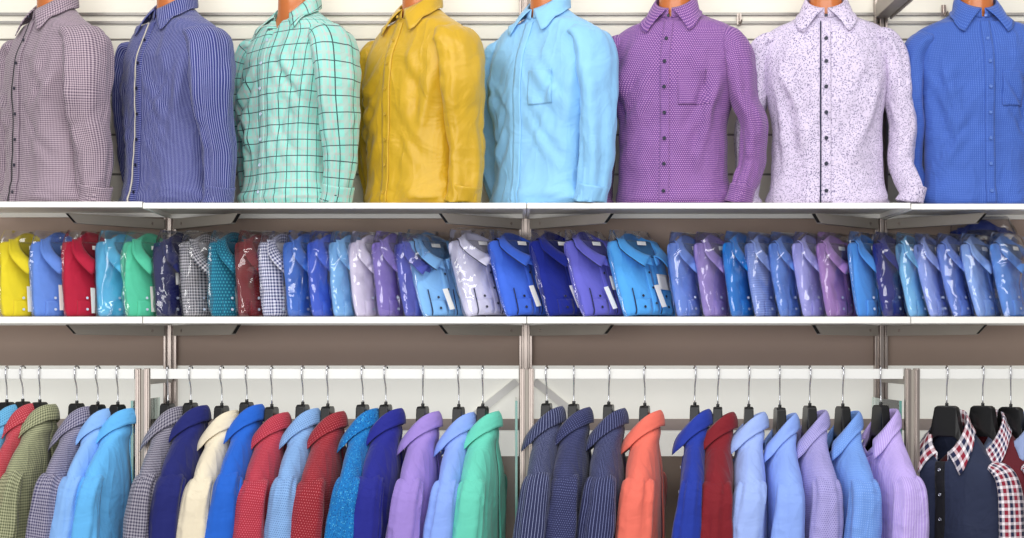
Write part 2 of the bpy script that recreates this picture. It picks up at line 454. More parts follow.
def mannequin_set(cx, cy, yaw, spec):
    z0 = H(.479)
    sd = spec['seed']; rng = random.Random(sd)
    sc = spec.get('scale', 1.0)
    mat = spec['mat']
    # the bust
    mn = empty('mannequin', (cx, cy, z0), (0, 0, R(-yaw)))
    tag(mn, spec['mlabel'], 'mannequin', 'tan mannequin busts on the top shelf')
    prof = [(0, .13, .085), (.12, .125, .085), (.3, .15, .09), (.45, .17, .095), (.55, .155, .07), (.62, .10, .055), (.655, .060, .056), (.70, .054, .056), (.79, .053, .057), (.83, .045, .05), (.84, .01, .01)]
    tb = Body(prof, 2.1, tilt=0)
    o = tb.build('torso', M['skin'], mn, 32, 40, solid=0)
    # a little throat relief: collarbone hollow
    # the shirt
    sh = empty('dress_shirt', (cx, cy, z0+.001), (0, 0, R(-yaw)))
    tag(sh, spec['label'], 'shirt', 'long-sleeved shirts displayed on mannequins')
    P = [(0, .180, .116, -.022), (.02, .190, .124, -.022), (.1, .184, .118, -.022), (.25, .184, .118, -.018), (.4, .206, .126, -.012), (.49, .220, .122, -.008), (.555, .222, .104, -.002),
         (.588, .208, .092), (.615, .168, .082), (.642, .108, .075), (.664, .070, .068)]
    ph = [rng.uniform(0, 10) for _ in range(6)]
    lines = []
    for sgn in (-1, 1):
        for q in range(4):
            lines.append((sgn*rng.uniform(.17, .20), rng.uniform(.44, .50), sgn*rng.uniform(.02, .13), rng.uniform(.04, .34), rng.uniform(.006, .012), rng.uniform(.010, .018)))
        lines.append((sgn*.09, .60, sgn*rng.uniform(.12, .16), .40, .006, .016))
    def folds(p, a, z, v):
        x = p.x; front = smooth(.2, -.6, math.sin(a))
        d = noise.noise(Vector((x*5+ph[0], z*4, ph[1]+p.y*5)))*.010
        # creases dragging from the armpits down to the waist
        for sgn in (-1, 1):
            q = (z-.47)+(.9+.3*sgn)*(sgn*x-.13)*-1.0
            u = x*sgn*9+z*6
            w = math.exp(-((sgn*x-.10)/.07)**2)*smooth(.05, .2, z)*smooth(.55, .4, z)
            d += (abs(noise.noise(Vector((x*16*sgn+z*11+ph[2]*sgn, z*3+x*4, ph[3]))))-.25)*.034*w
        if math.sin(a) < .3:
            for x0, z0_, x1, z1_, A, W in lines:
                dx, dz = x1-x0, z1_-z0_; L2 = dx*dx+dz*dz
                t = ((x-x0)*dx+(z-z0_)*dz)/L2
                if -.05 < t < 1.05:
                    side = ((x-x0)*dz-(z-z0_)*dx)/math.sqrt(L2)+.012*math.sin(t*3+x0*30)
                    e = math.sin(PI*max(0, min(1, t)))
                    d += A*e*(math.exp(-(side/W)**2)-.7*math.exp(-((side-W*1.5)/W)**2))
        # vertical drape
        d += noise.noise(Vector((x*17+ph[4], z*1.6, p.y*9)))*.012*smooth(.6, .35, z)
        # bunching just above the shelf
        b = smooth(.11, 0, z)
        d += b*(abs(noise.noise(Vector((x*11+ph[5], z*30, p.y*11))))*.02)
        d += b*.006
        if abs(x) < .03 and front > .5 : d *= .35+.65*(abs(x)/.03)
        d *= smooth(1.0, .86, v)
        if spec.get('open') and math.sin(a) < 0 and abs(x) < (p.z-.560)*.75: d += -.085*smooth(0, .010, (p.z-.560)*.75-abs(x))
        return d
    bd = Body(P, 2.35, folds, tilt=.42, tilt_from=.84, bk=.4)
    bd.build('body', mat, sh, 168 if spec.get('open') else 84, 120 if spec.get('open') else 84)
    oc = spec.get('open', False)
    cm = spec.get('collar_mat', mat)
    if oc:
        collar('collar', cm, sh, rx=.068, ry=.070, zb=.742, zf=.630, leaf_b=.055, leaf_f=.070, spread=.050, out=.030, gap=.13, fwd=.008, band_mat=cm, body=bd)
    else:
        collar('collar', cm, sh, rx=.065, ry=.069, zb=.742, zf=.664, leaf_b=.055, leaf_f=.085, spread=.066, out=.020, gap=.015, fwd=.014, band_mat=spec.get('band_mat', cm), body=bd)
    # placket, its piping and buttons
    pm = spec.get('placket_mat', mat)
    bd.patch('placket', -.016, .016, .004, .558 if spec.get('open') else .640, .0032, pm, sh, nx=4, nz=70, solid=.0022)
    if spec.get('trim') is not None:
        s0 = spec.get('trim_x', -.0185)
        bd.patch('piping', s0, s0+.0042, .004, .638, .0045, spec['trim'], sh, nx=1, nz=70, solid=.0025)
    bm = spec.get('btn', M['btn_navy'])
    if bm is not None:
        button_row(bd, 0, [.045, .135, .22, .305, .39, .475, .555], bm, sh, r=spec.get('br', .0058))
        p, nr = bd.front(0, .632, .011)
        if not spec.get('open'): MB().disc(p+Vector((0, -.004, .016)), (0, -1, .2), .0055).build('button', bm, sh)
    if spec.get('pocket'):
        pk = bd.patch('chest_pocket', .045, .135, .33, .445, .0035, mat, sh, nx=12, nz=20, solid=.002)
    # shoulder seams / sleeves
    for s in (-1, 1):
        q = spec['arm'][0 if s < 0 else 1]
        ex, ey, wx, wy = q
        pts = [(.145*s, .0, .560), (.185*s, .0, .556), (.216*s, -.002, .520), (.230*s, -.006, .46), (.236*s, -.008, .37), ((.236+ex)*s, ey*.5-.005, .26), ((.234+ex*.9)*s, ey, .15), ((wx+.015)*s, wy, .035), ((wx+.005)*s, wy, .004)]
        rad = [(.060, .030), (.078, .040), (.084, .046), (.082, .046), (.076, .044), (.068, .042), (.062, .040), (.052, .036), (.056, .04)]
        so = sleeve('sleeve', pts, rad, mat, sh, seed=sd*3+s*1.7, nv=70, na=36, crease=.012, zmin=.003)
        cp = [((wx+.022)*s, wy, .062), ((wx+.015)*s, wy, .035), ((wx+.005)*s, wy, .002)]
        sleeve('cuff', cp, [(.058, .041), (.055, .041), (.058, .044)], cm, so, seed=sd, nv=8, na=24, crease=.002, zmin=.003)
    return sh

# ------------------------------------------------------------------ B: shirts folded in clear film
def packaged(left_x, spec, yaw=42, roll=0.0, y=-.25, h=1.0, k=0):
    rng = random.Random(k*7+3)
    mat = spec['mat']
    cx = left_x+.12*math.cos(R(yaw))
    root = empty('packaged_shirt', (cx, y, H(.109)), (R(-7), R(-roll), 0))
    root.rotation_mode = 'XYZ'
    # yaw about the upright axis first, then tilt
    root.matrix_world = Matrix.Translation((cx, y, H(.111))) @ Matrix.Rotation(R(yaw), 4, 'Z') @ Matrix.Rotation(R(-(3+roll*1.9)), 4, 'X')
    tag(root, spec['label'], 'packaged shirt', 'folded shirts in clear film on the middle shelf')
    ph = rng.uniform(0, 20)
    def folds(p, a, z, v):
        return (noise.noise(Vector((p.x*12+ph, z*9, ph)))*.004+noise.noise(Vector((p.x*35, z*6, ph)))*.0015)*smooth(1, .85, v)
    P = [(0, .112, .020), (.012, .119, .030), (.08, .12, .036), (.16, .12, .038), (.20, .119, .038), (.228, .118, .034), (.248, .112, .028), (.256, .096, .018), (.258, .06, .010)]
    th = spec.get('th', 1)
    P = [(z*h, w, d*th) for z, w, d in P]
    bd = Body(P, 2.5, folds, tilt=.35)
    bd.build('body', mat, root, 48, 30)
    cm = spec.get('collar_mat', mat)
    tm = spec.get('trim')
    zb, zf = .290*h+rng.uniform(-.004, .004), .180*h
    collar('collar', cm, root, rx=.056, ry=.040*th, cy=-.036*th, zb=zb, zf=zf, gap=.02, pw=1.0,
           trim_mat=tm, stand=.036, nt_=40, band_mat=spec.get('band_mat', cm), flat=True, body=bd)
    bd.patch('placket', -.014, .014, .004, .175*h, .0028, spec.get('placket_mat', mat), root, nx=3, nz=16, solid=.002)
    bmx = spec.get('btn', M['btn_white'])
    button_row(bd, 0, [.035, .09, .145], bmx, root, r=.0042, off=.0055)
    # the cuffs folded across the front
    for sx in (-1, 1):
        cf = bd.patch('cuff', sx*.052-.032, sx*.052+.032, -.0, .052, .0042, mat, root, nx=6, nz=8, solid=.0035)
        for bx in (.0,):
            for bz in (.022, .060):
                p, nr = bd.front(sx*.052+bx, bz, .009)
                MB().disc(p, nr, .0046).build('button', bmx, cf)
        if tm is not None:
            bd.patch('piping', sx*.052-.034, sx*.052-.031, .0, .09, .0078, tm, cf, nx=1, nz=12, solid=.002)
    if spec.get('dark') is not None:  # darker patch paints the shade inside the collar opening
        bd.patch('neck_opening_shade', -.056, .056, .188*h, .2565*h, .0032, spec['dark'], root, nx=10, nz=10, solid=.002)
    # neck label and hang tag
    mb = MB(); mb.box(-.020, .020, -.0015, 0, 0, .013)
    lb = mb.build('neck_label', M['card'], root); lb.location = (-.008, -.050*th, .226*h)
    tw = spec.get('tag')
    if tw:
        tx, tz, th, rot = tw
        p, nr = bd.front(tx, tz, .012)
        mb = MB(); mb.box(-.0115, .0115, -.0006, .0006, -th/2, th/2)
        tg = mb.build('price_tag', M['card'], root); tg.location = p+Vector((0, -.008, 0)); tg.rotation_euler = (0, R(rot), R(tx*60))
    if spec.get('paper'):
        x0, x1, za, zc = spec['paper']
        bd.patch('paper_slip', x0, x1, za, zc, .008, M['card'], root, nx=4, nz=6, solid=.001)
    # film
    bagP = [(0, .121, .036, -.003), (.02, .125, .043, -.004), (.10, .127, .046, -.005), (.17, .127, .060, -.018), (.22, .121, .066, -.026), (.262, .108, .056, -.024), (.288, .095, .028, -.012), (.296, .09, .004, -.006)]
    bagP = [(z*h, w, d*(.1+.9*th), c*th) for z, w, d, c in bagP]
    def bf(p, a, z, v):
        q = Vector((p.x*9+ph*2, p.y*9, z*8))
        return (abs(noise.noise(q))-.15)*.012+(abs(noise.noise(q*2.6))-.15)*.006
    bg = Body(bagP, 3.0, bf)
    b_ = bg.build('plastic_bag', M['bag'], root, 56, 40, solid=0)
    return root

# ------------------------------------------------------------------ C: shirts hanging from the rail
def hook_pts(yf):
    p = [(0, .0155*yf, -.022), (0, .0165*yf, -.010)]
    for i in range(9):
        a = PI*i/8; p.append((0, .0160*yf*math.cos(a), .0005+.0085*math.sin(a)))
    p += [(0, -.0165*yf, -.014), (0, -.0150*yf, -.030), (0, -.006*yf, -.046), (0, 0, -.062), (0, .002, -.1), (0, 0, -.125)]
    return p

def hanger(x, yaw, label, wide=False, drop=0.0, k=0):
    root = empty('clothes_hanger', (x, -.45, H(-.0615)))
    tag(root, label, 'hanger', 'black hangers on the white rails')
    rng = random.Random(k)
    hk = MB().tube(hook_pts(1), .0026, 8).build('hook', M['chrome'], root, smooth=True)
    hk.rotation_euler = (0, 0, R(rng.uniform(-18, 6)))
    w0 = .031 if wide else .027
    zt = -.108-drop
    th = .018
    # body as quads strips so it bevels cleanly: upper and lower edge pairs
    hf = [(w0-.004, 0, -.10), (w0+.006, -.006, -.105), (.048, -.066, -.118), (.064, -.118, -.146), (.11, -.168, -.192), (.150, -.200, -.222), (.160, -.212, -.220)]
    if not wide: hf = [(w0-.004, 0, -.10), (w0+.004, -.006, -.105), (.040, -.070, -.120), (.055, -.125, -.150), (.10, -.168, -.192), (.145, -.200, -.222), (.155, -.212, -.220)]
    top = [(-x, zt+a) for x, a, b in hf[::-1]]+[(x, zt+a) for x, a, b in hf]
    bot = [(-x, zt+b) for x, a, b in hf[::-1]]+[(x, zt+b) for x, a, b in hf]
    n = len(top); vs, fs = [], []
    for i in range(n):
        tk = th*(1.0 if abs(top[i][0]) < .07 else 1.15)*(.7 if i in (0, n-1) else 1)
        cyb = -.012*(abs(top[i][0])/.17)**2
        for yy in (-tk, tk):
            vs.append((top[i][0], yy*.8+cyb, top[i][1]))
        for yy in (tk, -tk):
            vs.append((bot[i][0], yy+cyb, bot[i][1]))
    for i in range(n-1):
        for q in range(4):
            fs.append((i*4+q, i*4+(q+1) % 4, (i+1)*4+(q+1) % 4, (i+1)*4+q))
    fs += [(3, 2, 1, 0), ((n-1)*4, (n-1)*4+1, (n-1)*4+2, (n-1)*4+3)]
    o = mesh_obj('shoulder_bar', vs, fs, M['black_plastic'], root, smooth=False, bevel=.003)
    o.rotation_euler = (0, 0, R(-yaw))
    MB().tube([(0, 0, zt+.009), (0, 0, zt-.004)], .0055, 10).build('collet', M['black_plastic'], root, smooth=True)
    return root

def hung_shirt(x, yaw, spec, top=-.19, thick=1.0, k=0):
    """neck base at height `top` (from the eye), x on the rail"""
    rng = random.Random(k*13+5)
    mat = spec['mat']; cm = spec.get('collar_mat', mat); sm = spec.get('sleeve_mat', mat)
    root = empty('dress_shirt', (x, -.45, H(top)), (0, 0, R(-yaw)))
    tag(root, spec['label'], 'shirt', 'long-sleeved shirts hanging from the rails')
    zb = -.066      # neck base below the collar top, which sits at 0
    ph = [rng.uniform(0, 20) for _ in range(4)]
    T = thick
    P = [(-.79, .215, .074), (-.6, .212, .072), (-.4, .208, .070), (-.28, .210, .070), (-.235, .210, .070), (-.205, .198, .069), (-.178, .176, .067), (-.148, .146, .062), (-.112, .104, .058), (-.085, .076, .057), (-.064, .060, .055)]
    P = [(z, w*(.91 if (z < -.12 and 'sleeve_mat' in spec) else 1), d*(T if z < -.1 else (1+T)/2)) for z, w, d in P]
    def folds(p, a, z, v):
        g = smooth(-.15, -.34, z)
        d = noise.noise(Vector((p.x*14+ph[0], p.y*14, z*1.3+ph[1])))*.020*g*T
        d += noise.noise(Vector((p.x*30+ph[2], p.y*30, z*2.2)))*.007*g
        d += noise.noise(Vector((p.x*9, p.y*9+ph[3], z*9)))*.005*smooth(1, .9, v)
        return d
    bd = Body(P, 2.5, folds, tilt=spec.get('tilt', .55), tilt_from=.80, bk=.45, vcut=spec.get('vcut', 0))
    bd.build('body', mat, root, 60, 64, solid=.001)
    collar('collar', cm, root, rx=.056, ry=.056*(.6+.4*T), cy=0, zb=.0, zf=spec.get('zf', -.078), leaf_b=.050, leaf_f=spec.get('leaf_f', .072), spread=spec.get('spread', .036), out=.024, gap=spec.get('gap', .05), pw=spec.get('pw', 1.6),
           fwd=.004, stand=.05, nt_=40, outb=.014, band_mat=spec.get('band_mat'), body=bd)
    bd.patch('placket', -.016, .016, -.78, -.150, .003, spec.get('placket_mat', mat), root, nx=3, nz=50, solid=.002)
    for z in [-.19, -.27, -.35, -.43, -.51, -.59]:
        p, nr = bd.front(0, z, .006)
        MB().disc(p, nr, .0052).build('button', spec.get('btn', M['btn_white']), root)
    up_ = .038 if 'sleeve_mat' in spec else 0
    for s in (-1, 1):
        j = rng.uniform(-.01, .01)
        pts = [(.150*s, 0, -.215), (.178*s, 0, -.228), (.198*s, -.002, -.255), (.208*s, -.006, -.30), (.214*s, -.014+j*.3, -.38), (.218*s, -.026+j, -.50), (.216*s, -.036+j, -.62), (.212*s, -.040+j, -.70)]
        pts = [(a, b, c+up_*(1 if c > -.4 else 0)) for a, b, c in pts]
        rd = [(.044, .018), (.053, .024), (.058, .030), (.061, .034), (.063, .036), (.060, .036), (.054, .032), (.046, .028)]
        rd = [(a*(T if i < 4 else .2+.8*T), b) for i, (a, b) in enumerate(rd)]
        so = sleeve('sleeve', pts, rd, sm, root, seed=k*2.3+s, nv=56, na=30, crease=.009, vscale=6)
        c0 = pts[-1]
        sleeve('cuff', [(c0[0], c0[1], c0[2]+.004), (c0[0], c0[1], c0[2]-.03), (c0[0], c0[1], c0[2]-.065)], [(.048*(.2+.8*T), .030)]*3, cm if sm is not mat else sm, so, seed=1, nv=6, na=20, crease=.001)
    return root

# ------------------------------------------------------------------ the setting
S = 1.25; X0 = .048
UX = [X0-2*S, X0-S, X0, X0+S, X0+2*S]        # upright positions
WL, WR = -3.2, 3.2
tag(MB().box(WL, WR, .012, .08, H(-.055), H(.50)).build('wall_back', M['taupe']), kind='structure')
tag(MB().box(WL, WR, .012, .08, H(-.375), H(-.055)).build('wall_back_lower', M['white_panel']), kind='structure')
tag(MB().box(WL, WR, .012, .08, 0, H(-.375)).build('wall_back_base', M['brown']), kind='structure')
tag(MB().box(WL, WR, .006, .012, H(-.283), H(-.243)).build('grey_band', M['band']), kind='structure')  # grey-rose strip across the lower wall panel
# slatwall: boards separated by grooves
mb = MB(); g = MB()
zz = H(.50); edges = [.50, .62, .76, .90, 1.03, 1.095, 1.155, 1.185, 1.30, 1.45, 1.6, 1.8]
for a, b in zip(edges[:-1], edges[1:]):
    mb.box(WL, WR, .006, .08, H(a+.004), H(b-.004))
g.box(WL, WR, .016, .07, H(.50), H(1.8))
for z in (1.185, 1.155): g.box(WL, WR, -.004, .016, H(z-.005), H(z+.004))
tag(mb.build('wall_slat_panels', M['slat']), kind='structure')
tag(g.build('trim_grooves', M['groove']), kind='structure')
tag(MB().box(WL, WR, -9, .08, -.02, 0).build('floor', M['floor']), kind='structure')

# shelves
names = ['leftmost', 'second', 'third', 'rightmost']
pos = ['far left bay', 'centre left bay', 'centre right bay', 'far right bay']
for i in range(4):
    a, b = UX[i], UX[i+1]
    dz = .004 if i == 0 else (0.0 if i < 3 else -.003)
    for lvl, z0, z1, w in ((0, .4605, .479, 'upper'), (1, .0865, .1085, 'lower')):
        z = 0 if lvl else dz
        o = mesh_obj('shelf', [], [], M['white_shelf'])
        bpy.data.objects.remove(o)
        t = empty('shelf', ((a+b)/2, 0, H(z0+z)))
        hw = S/2-.0012
        MB().box(-hw, hw, -.45, -.03, (z1-z0)-.004, z1-z0).build('deck', M['white_shelf'], t)
        MB().box(-hw, hw, -.452, -.432, 0, z1-z0).build('front_lip', M['white_shelf'], t, bevel=.001)
        MB().box(-hw, hw, -.05, -.03, 0, z1-z0-.004).box(-hw, -hw+.01, -.432, -.05, 0, z1-z0-.004).box(hw-.01, hw, -.432, -.05, 0, z1-z0-.004).build('edge_fold', M['white_shelf'], t)
        what = {0: 'under the mannequins', 1: 'under the packaged shirts'}[lvl]
        tag(t, 'white metal %s shelf %s, %s' % (w, what, pos[i]), 'shelf', 'white metal shelves')
# uprights at the wall
ul = ['left of centre behind the navy packaged shirt', 'in the middle of the wall behind the centre post', 'right of centre behind the blue packaged shirts']
for i in (1, 2, 3):
    x = UX[i]; t = MB()
    t.box(x-.023, x-.014, -.022, .006, H(-1.5), H(1.75)); t.box(x+.014, x+.023, -.022, .006, H(-1.5), H(1.75))
    t.box(x-.007, x+.007, -.030, .006, H(-1.5), H(1.75)); t.box(x-.015, x+.015, -.004, .006, H(-1.5), H(1.75))
    o = t.build('wall_upright', M['steel'], bevel=.0015)
    tag(o, 'slotted steel wall upright '+ul[i-1], 'upright', 'steel uprights on the wall')
# splayed shelf brackets
nm = {1: 'navy packaged shirt', 2: 'middle of the wall', 3: 'right hand upright'}
ux = {1: 'left upright', 2: 'centre upright', 3: 'right upright'}
for i in (1, 2, 3):
    for s in (-1, 1):
        for lvl, zt in ((0, .459), (1, .0855)):
            x = UX[i]; d = Vector((s*.289, -.285, 0)); L = d.length; u = d.normalized(); nrm = Vector((-u.y, u.x, 0))
            t = empty('shelf_bracket', (x, -.01, H(zt)))
            hgt = .036
            st = u*.03
            arm = MB(); 
            A = st; B = d
            def P_(p, side, z): return p+nrm*(.010*side)+Vector((0, 0, z))
            vs = [P_(A, -1, 0), P_(A, 1, 0), P_(B, 1, 0), P_(B, -1, 0), P_(A, -1, -hgt), P_(A, 1, -hgt), P_(B-u*.035, 1, -hgt+.002), P_(B-u*.035, -1, -hgt+.002)]
            arm.add(vs, [(0, 3, 2, 1), (4, 5, 6, 7), (0, 1, 5, 4), (1, 2, 6, 5), (2, 3, 7, 6), (3, 0, 4, 7)])
            arm.build('arm', M['grey_metal'], t, bevel=.0015)
            e = MB(); 
            vs = [P_(B-u*.003, -.6, -.003), P_(B-u*.003, .6, -.003), P_(B-u*.032, .6, -hgt+.005), P_(B-u*.032, -.6, -hgt+.005)]
            off = u*.003+Vector((0, 0, .0005))
            e.add([v for v in vs]+[v+off for v in vs], [(0, 1, 2, 3), (7, 6, 5, 4), (0, 4, 5, 1), (1, 5, 6, 2), (2, 6, 7, 3), (3, 7, 4, 0)])
            e.build('end_slot', M['dark_hole'], t)
            MB().disc(st+u*.05-nrm*.0102*(1 if s > 0 else -1)*-1*0+nrm*(.0102 if nrm.y < 0 else -.0102)+Vector((0, 0, -.018)), nrm if nrm.y < 0 else -nrm, .005).build('rivet', M['steel'], t)
            tag(t, 'grey metal bracket splayed to the %s from the %s under the %s shelf' % ('left' if s < 0 else 'right', ux[i], 'upper' if lvl == 0 else 'lower'), 'bracket', 'splayed shelf brackets')
# straight arms high on the wall, carrying the shelf above the picture
for i, w in ((3, 'between the speckled lilac and the royal blue shirts'),):
    t = MB().box(UX[i]-.024, UX[i]+.024, -.62, -.03, H(1.165), H(1.215)); t.box(UX[i]+.027, UX[i]+.034, -.62, -.03, H(1.16), H(1.22))
    o = t.build('support_arm', M['grey_metal'], bevel=.002)
    tag(o, 'grey metal support arm '+w, 'arm')
for (x, z) in ((.800, 1.155), (1.52, 1.185)):
    t = MB().tube([(x, -.006, H(z+.03)), (x, -.010, H(z)), (x+.002, -.03, H(z-.012)), (x+.004, -.045, H(z))], .003, 8)
    t.box(x-.008, x+.008, -.008, -.004, H(z-.01), H(z+.03))
    o = t.build('slatwall_hook', M['steel'], smooth=False)
    tag(o, 'small steel hook in the slatwall '+('between the purple and the speckled lilac shirts' if x < 1 else 'left of the plain blue shirt'), 'hook')

# hanging frame: posts, rails, arms, glass
pl = {1: 'between the sky blue and the grey checked hanging shirts', 2: 'between the mint and the navy striped hanging shirts', 3: 'between the lilac shirt and the navy vest'}
for i in (1, 2, 3):
    x = UX[i]+(0 if i < 3 else .004); t = empty('chrome_post', (x, -.45, 0))
    for nm_, a, b in (('side_bar', -.023, -.006), ('side_bar', .006, .023)):
        m_ = MB().box(a, b, -.012, .012, .0, H(-.060)); m_.box((a+b)/2-.004, (a+b)/2+.004, -.0155, -.010, .0, H(-.062))
        m_.build(nm_, M['steel'], t, bevel=.0015)
    MB().box(-.006, .006, -.005, .012, .0, H(-.064)).build('centre_channel', M['grey_metal'], t)
    tag(t, 'satin steel post standing '+pl[i], 'post', 'steel posts of the hanging frame')
    # arm to the wall
    o = MB().box(x-.012, x+.012, -.436, -.034, H(-.113), H(-.088)).build('frame_arm', M['grey_metal'], bevel=.0015)
    tag(o, 'grey metal arm joining wall and '+{1: 'left', 2: 'centre', 3: 'right'}[i]+' steel post', 'arm', 'arms of the hanging frame')
    gx = x-.034 if i != 3 else x-.038
    g_ = empty('glass_divider', (gx, -.45, 0))
    MB().box(-.003, .003, .002, .415, .0, H(-.165)).build('pane', M['pane'], g_)
    MB().box(-.004, .004, -.005, .002, .0, H(-.165)).build('polished_edge', M['glass'], g_)
    tag(g_, 'green-edged glass divider beside the '+{1: 'left', 2: 'centre', 3: 'right'}[i]+' steel post', 'glass panel', 'glass dividers')
rl = ['far left, above the olive checked shirt', 'centre left, above the cream to mint shirts', 'centre right, above the salmon shirt', 'far right, above the navy vest']
for i in range(4):
    a = UX[i]+.026 if i else UX[0]; b = UX[i+1]-.026 if i < 3 else UX[4]
    o = MB().box(a, b, -.456, -.444, H(-.094), H(-.0615)).build('hanging_rail', M['rail'], bevel=.001)
    tag(o, 'flat white hanging rail '+rl[i], 'rail', 'flat white hanging rails')
# slanting strips standing in for the bracket shadows on the lower wall
for s in (-1, 1):
    x = UX[2]
    a = Vector((x+s*.03, -.004, H(-.11))); b = Vector((x+s*.185, -.004, H(-.235)))
    u = (b-a).normalized(); w = Vector((-u.z, 0, u.x))
    o = MB().obox((a+b)/2, (b-a)/2, w*.014, Vector((0, .003, 0))).build('bracket_shadow_strip', M['white_shelf'])
    tag(o, 'pale slanting strip for bracket shadow low on the wall %s the centre post' % ('left of' if s < 0 else 'right of'), 'shadow strip')

# ------------------------------------------------------------------ mannequin shirts
navyt = plain('navy_trim', '#12163a', .7)
whitet = plain('white_trim', '#d9d2c4', .7)
MS = [
 dict(x=-1.550, yaw=46, seed=1, mat=fabric('#bcaab4', 'gingham', '#554458', .0068), trim=plain('black_trim', '#15141d', .7), trim_x=-.0195,
      label='grey and mauve micro-checked shirt with black buttons on the leftmost mannequin', mlabel='tan mannequin wearing the grey and mauve checked shirt',
      arm=[(.01, -.02, .19, -.03), (-.02, .03, .205, .03)]),
 dict(x=-1.145, yaw=46, seed=2, mat=fabric('#2c3478', 'stripe', '#8e91b8', .0062, .0020), trim=whitet, trim_x=-.0215, dz=.0, placket_mat=fabric('#2c3478', 'hstripe', '#8084b4', .007, .002),
      label='navy and white fine-striped shirt with white-edged placket on a mannequin', mlabel='tan mannequin wearing the navy striped shirt',
      arm=[(.0, .0, .19, 0), (-.01, .03, .205, .03)]),
 dict(x=-.735, yaw=46, seed=3, mat=fabric('#8fd6ca', 'plaid', '#33303c', .046, .0032, '#bdb8b4', '#cfb4b8'), open=True, btn=M['btn_white'], 
      label='mint green plaid shirt with dark window-pane lines and open collar on a mannequin', mlabel='tan mannequin wearing the mint plaid shirt',
      arm=[(.0, .0, .19, 0), (.0, .01, .205, .01)]),
 dict(x=-.315, yaw=48, seed=4, mat=fabric('#c9a01c', rough=.42, spec=.5), btn=plain('gold_button', '#d0a83a', .3),
      label='shiny mustard gold shirt on a mannequin', mlabel='tan mannequin wearing the mustard gold shirt',
      arm=[(.0, .0, .19, 0), (-.01, .02, .215, .01)]),
 dict(x=.118, yaw=46, seed=5, mat=fabric('#8cc4ee', rough=.6), btn=None, pocket=True,
      label='plain light sky blue shirt with hidden buttons on a mannequin', mlabel='tan mannequin wearing the plain sky blue shirt',
      arm=[(.0, .0, .18, 0), (.005, -.01, .215, -.02)]),
 dict(x=.552, yaw=20, seed=6, mat=fabric('#6c4388', 'dots', '#b889bc', .0064, .0019), pocket=True, br=.0062,
      label='purple dotted shirt with black buttons on a mannequin', mlabel='tan mannequin wearing the purple dotted shirt',
      arm=[(.03, -.02, .24, -.05), (.035, -.01, .225, -.06)]),
 dict(x=1.062, yaw=10, seed=7, mat=fabric('#d6cae2', 'speckle', '#4b4272', 250, .34), trim=navyt, trim_x=-.020, br=.0064,
      label='white lilac shirt with dark speckles and navy-edged placket on a mannequin', mlabel='tan mannequin wearing the speckled lilac shirt',
      arm=[(.030, -.01, .25, -.05), (.015, -.03, .265, -.09)]),
 dict(x=1.572, yaw=-3, seed=8, mat=fabric('#3a5cb0', 'micro', '#5878c4', .006, .003), btn=plain('blue_button', '#5a7cc8', .25), pocket=True,
      label='royal blue shirt with matching blue buttons on the rightmost mannequin', mlabel='tan mannequin wearing the royal blue shirt',
      arm=[(-.01, .02, .18, .02), (.03, -.02, .24, -.05)]),
]
for s in MS:
    mannequin_set(s['x'], -.235, s['yaw'], s)

